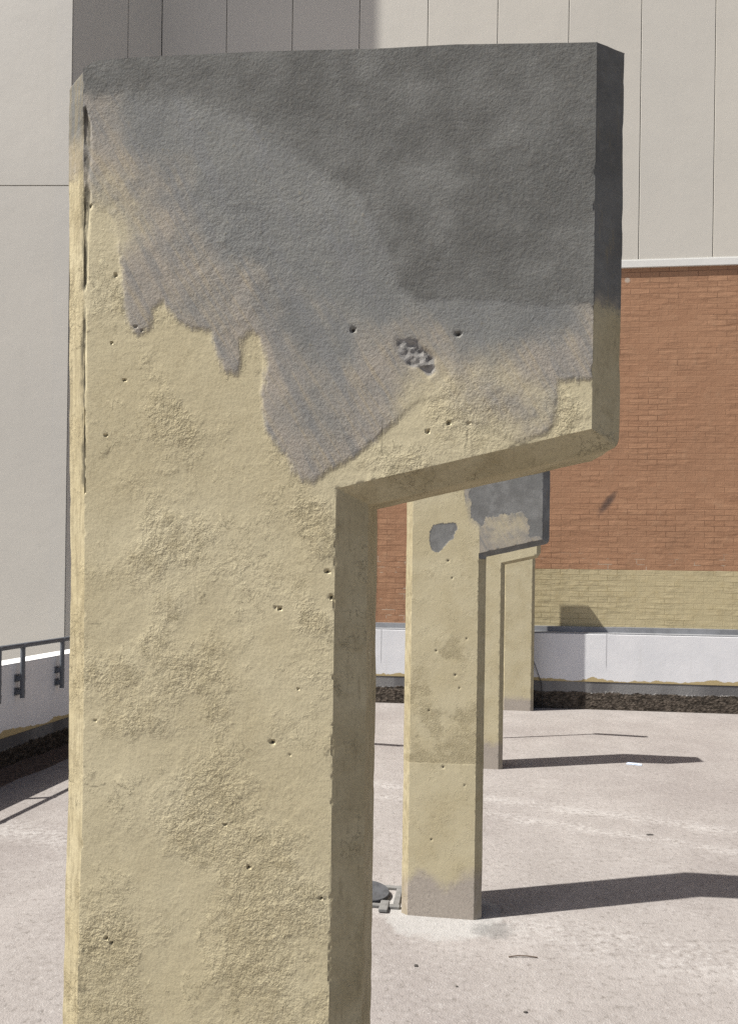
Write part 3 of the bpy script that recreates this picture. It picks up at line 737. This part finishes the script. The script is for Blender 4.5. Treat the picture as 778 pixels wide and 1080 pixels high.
# dirt heaped along the foot of the left parapet
bm = bmesh.new()
N, Mx = 160, 8
vs = []
for i in range(N + 1):
    xx = lx0 + (lx1 - lx0) * i / N; row = []
    wd = .19 + .05 * float(fbm(xx * 3, 0.3, None, 8, 4))
    for j in range(Mx + 1):
        t = j / Mx
        hgt = .055 * (1 - t) ** 1.3 + .012 * float(fbm(xx * 9, t * 3, None, 9, 3)) * (1 - t)
        row.append(bm.verts.new((xx, -.001 - wd * t, max(hgt, -.001) if t < 1 else -.002)))
    vs.append(row)
for i in range(N):
    for j in range(Mx): bm.faces.new((vs[i][j], vs[i + 1][j], vs[i + 1][j + 1], vs[i][j + 1]))
bmesh.ops.recalc_face_normals(bm, faces=bm.faces)
me = bpy.data.meshes.new('dirt'); bm.to_mesh(me); bm.free()
for p in me.polygons: p.use_smooth = True
dirt = link('dirt', me, mat_plain('dark_soil', (.115, .088, .072), .95, .05, var=.5, scale=30, bump=.006), None, (-2.918, 5.263, 0), LA)
tag(dirt, kind='stuff')

# ------------------------------------------------------------------ unseen slim posts, added to cast the thin shadows across the yard
AZ, EL = radians(14), radians(54.5)
def unseen_post(kink, tipd, h, label):
    bx, by = kink[0] - h / tan(EL) * cos(AZ), kink[1] - h / tan(EL) * sin(AZ)
    r = empty('shadow_post', (bx, by, 0), math.atan2(tipd[1], tipd[0]))
    tag(r, label, 'post', 'unseen shadow posts')
    MB().tube([(0, 0, 0), (0, 0, h)], .016).done('pole', steel, r, smooth=40)
    MB().box((-.02, -.03, h - .07), (math.hypot(*tipd), .03, h), .004).done('arm', steel, r)
    MB().box((-.07, -.07, 0), (.07, .07, .01), .002).done('base_plate', steel, r)
unseen_post((2.354, 7.784), (.451, -.107), 2.15, 'unseen slim post with a short arm, added behind the second pillar to cast a thin shadow')
unseen_post((-.10, 7.24), (.456, -.109), 1.9, 'unseen slim post with a short arm, added behind the foreground pillar to cast a thin shadow')

# ------------------------------------------------------------------ drain lid, litter and small stones
lidm = mat_plain('dull_dark_metal', (.075, .077, .082), .7, .2, var=.4, scale=22)
palem = mat_plain('dusty_pale_metal', (.17, .167, .16), .8, .15, var=.4, scale=20)
dr = empty('drain_cover', (.015, 3.80, 0), radians(-8))
tag(dr, 'round dark metal drain lid on a pale frame lying between the first two pillars', 'drain cover')
bm = bmesh.new()
prof = [(0, .034), (.06, .034), (.1035, .034), (.1055, .031), (.1050, .020), (.0, .020)]
rings = []
for r_, z_ in prof:
    rings.append([bm.verts.new((max(r_, .0005) * cos(2 * pi * q / 40), max(r_, .0005) * sin(2 * pi * q / 40), z_)) for q in range(40)])
for A, B in zip(rings[:-1], rings[1:]):
    for q in range(40): bm.faces.new((A[q], A[(q + 1) % 40], B[(q + 1) % 40], B[q]))
bmesh.ops.recalc_face_normals(bm, faces=bm.faces)
me = bpy.data.meshes.new('lid'); bm.to_mesh(me); bm.free()
for p in me.polygons: p.use_smooth = True
me.set_sharp_from_angle(angle=radians(18))
lid = link('lid', me, lidm, dr); lid.rotation_euler = (radians(3), radians(4), 0)
mb = MB()
mb.box((-.16, -.125, 0), (.17, -.095, .014), .003); mb.box((-.16, .095, 0), (.17, .125, .014), .003)
mb.box((-.16, -.0945, 0), (-.13, .0945, .013), .003); mb.box((.135, -.0945, 0), (.165, .0945, .013), .003)
mb.done('frame', palem, dr)
MB().box((.075, -.175, .003), (.118, -.07, .020), .004).done('hinge_tab', palem, dr)

pap = MB()
pap.prism([(-.065, -.03), (.06, -.042), (.066, .02), (-.05, .035)], .001, .004)
pap.prism([(-.05, -.028), (.02, -.034), (.025, .010), (-.045, .018)], .0045, .009)
po = pap.done('paper_scrap', mat_plain('blue_white_paper', (.50, .57, .68), .7, .2, var=.35, scale=25), None, (2.274, 6.546, 0), radians(-15))
tag(po, 'small bluish white paper scrap lying in the shadow of the third pillar', 'litter')

def stone(loc, s, label, sq=(1, .7, .45), rz=0, col=(.06, .055, .05), name='pebble', cat='stone'):
    bm = bmesh.new(); bmesh.ops.create_icosphere(bm, subdivisions=2, radius=1)
    for v in bm.verts:
        n = float(vnoise(v.co.x * 1.4 + loc[0] * 9, v.co.y * 1.4, v.co.z * 1.4, 33))
        v.co = v.co * (1 + .32 * n)
        v.co.x *= sq[0] * s; v.co.y *= sq[1] * s; v.co.z *= sq[2] * s
    lo = min(v.co.z for v in bm.verts)
    for v in bm.verts: v.co.z -= lo + .001
    me = bpy.data.meshes.new(name); bm.to_mesh(me); bm.free()
    for p in me.polygons: p.use_smooth = True
    o = link(name, me, mat_plain(name + '_surface', col, .8, .2, scale=60), None, (loc[0], loc[1], 0), rz)
    tag(o, label, cat)
stone((1.757, 4.762), .022, 'dark dry leaf lying on the pale wheel track, right of the second pillar', (1, .55, .16), .1, name='dry_leaf', cat='leaf')
stone((.213, 3.132), .009, 'dark pebble on the ground nearest the foreground pillar edge, below the drain cover')
stone((.593, 2.81), .008, 'dark pebble nearest the camera at the bottom of the yard')
stone((.36, 2.98), .006, 'tiny dark pebble between the two larger dark pebbles', col=(.10, .09, .08))
tw = MB().tube([(-.06, 0, .004), (-.02, .004, .007), (.02, .002, .006), (.06, -.006, .004)], .0024, 6).done('twig', mat_plain('dead_wood', (.12, .09, .07), .9, .1), None, (.664, 3.214, 0), radians(2), smooth=60)
tag(tw, 'short thin brown twig on the ground in front of the second pillar', 'twig')
shl = MB().tube([(1.972, 9.262, .62), (2.03, 9.250, .46), (2.085, 9.243, .305), (2.095, 9.240, .15), (2.10, 9.235, .004)], .004, 8).done('shadow_line', mat_plain('black_shadow_line', (.05, .05, .05), .6, .3), smooth=60)  # dark tube added in place of a thin shadow line on the parapet
tag(shl, 'thin dark tube standing in for a shadow line on the white parapet beside the farthest post', 'shadow_line')

# ------------------------------------------------------------------ light
world = bpy.data.worlds.new('World'); S.world = world; world.use_nodes = True
nt = world.node_tree; bg = nt.nodes['Background']
sky = nt.nodes.new('ShaderNodeTexSky'); sky.sky_type = 'NISHITA'; sky.sun_disc = False
sky.sun_elevation = EL; sky.sun_rotation = math.atan2(-cos(AZ), -sin(AZ))
sky.air_density = .7; sky.dust_density = 3.0; sky.ozone_density = .6
nt.links.new(sky.outputs[0], bg.inputs[0]); bg.inputs[1].default_value = .062
sun = bpy.data.lights.new('sun', 'SUN'); sun.energy = 5.0; sun.angle = radians(.53); sun.color = (1, .97, .915)
so = bpy.data.objects.new('sun', sun); COL.objects.link(so)
from mathutils import Vector, Matrix
Ldir = Vector((cos(EL) * cos(AZ), cos(EL) * sin(AZ), -sin(EL)))
so.rotation_euler = Ldir.to_track_quat('-Z', 'Y').to_euler(); so.location = (-6, -2, 9)

# ------------------------------------------------------------------ camera
cam = bpy.data.cameras.new('camera'); co = bpy.data.objects.new('camera', cam); COL.objects.link(co)
cam.sensor_fit = 'VERTICAL'; cam.sensor_height = 36; cam.lens = 811 / 1080 * 36
cam.shift_y = (604 - 540) / 1080; cam.clip_end = 2000; cam.clip_start = .02
co.matrix_world = Matrix.Translation((0, 0, 1.6)) @ Matrix.Rotation(pi / 2, 4, 'X') @ Matrix.Rotation(.0135, 4, 'Z')
S.camera = co
S.view_settings.view_transform = 'Standard'; S.view_settings.look = 'None'
S.view_settings.exposure = .80; S.view_settings.gamma = 1
S.cycles.use_denoising = False
S.cycles.max_bounces = 8
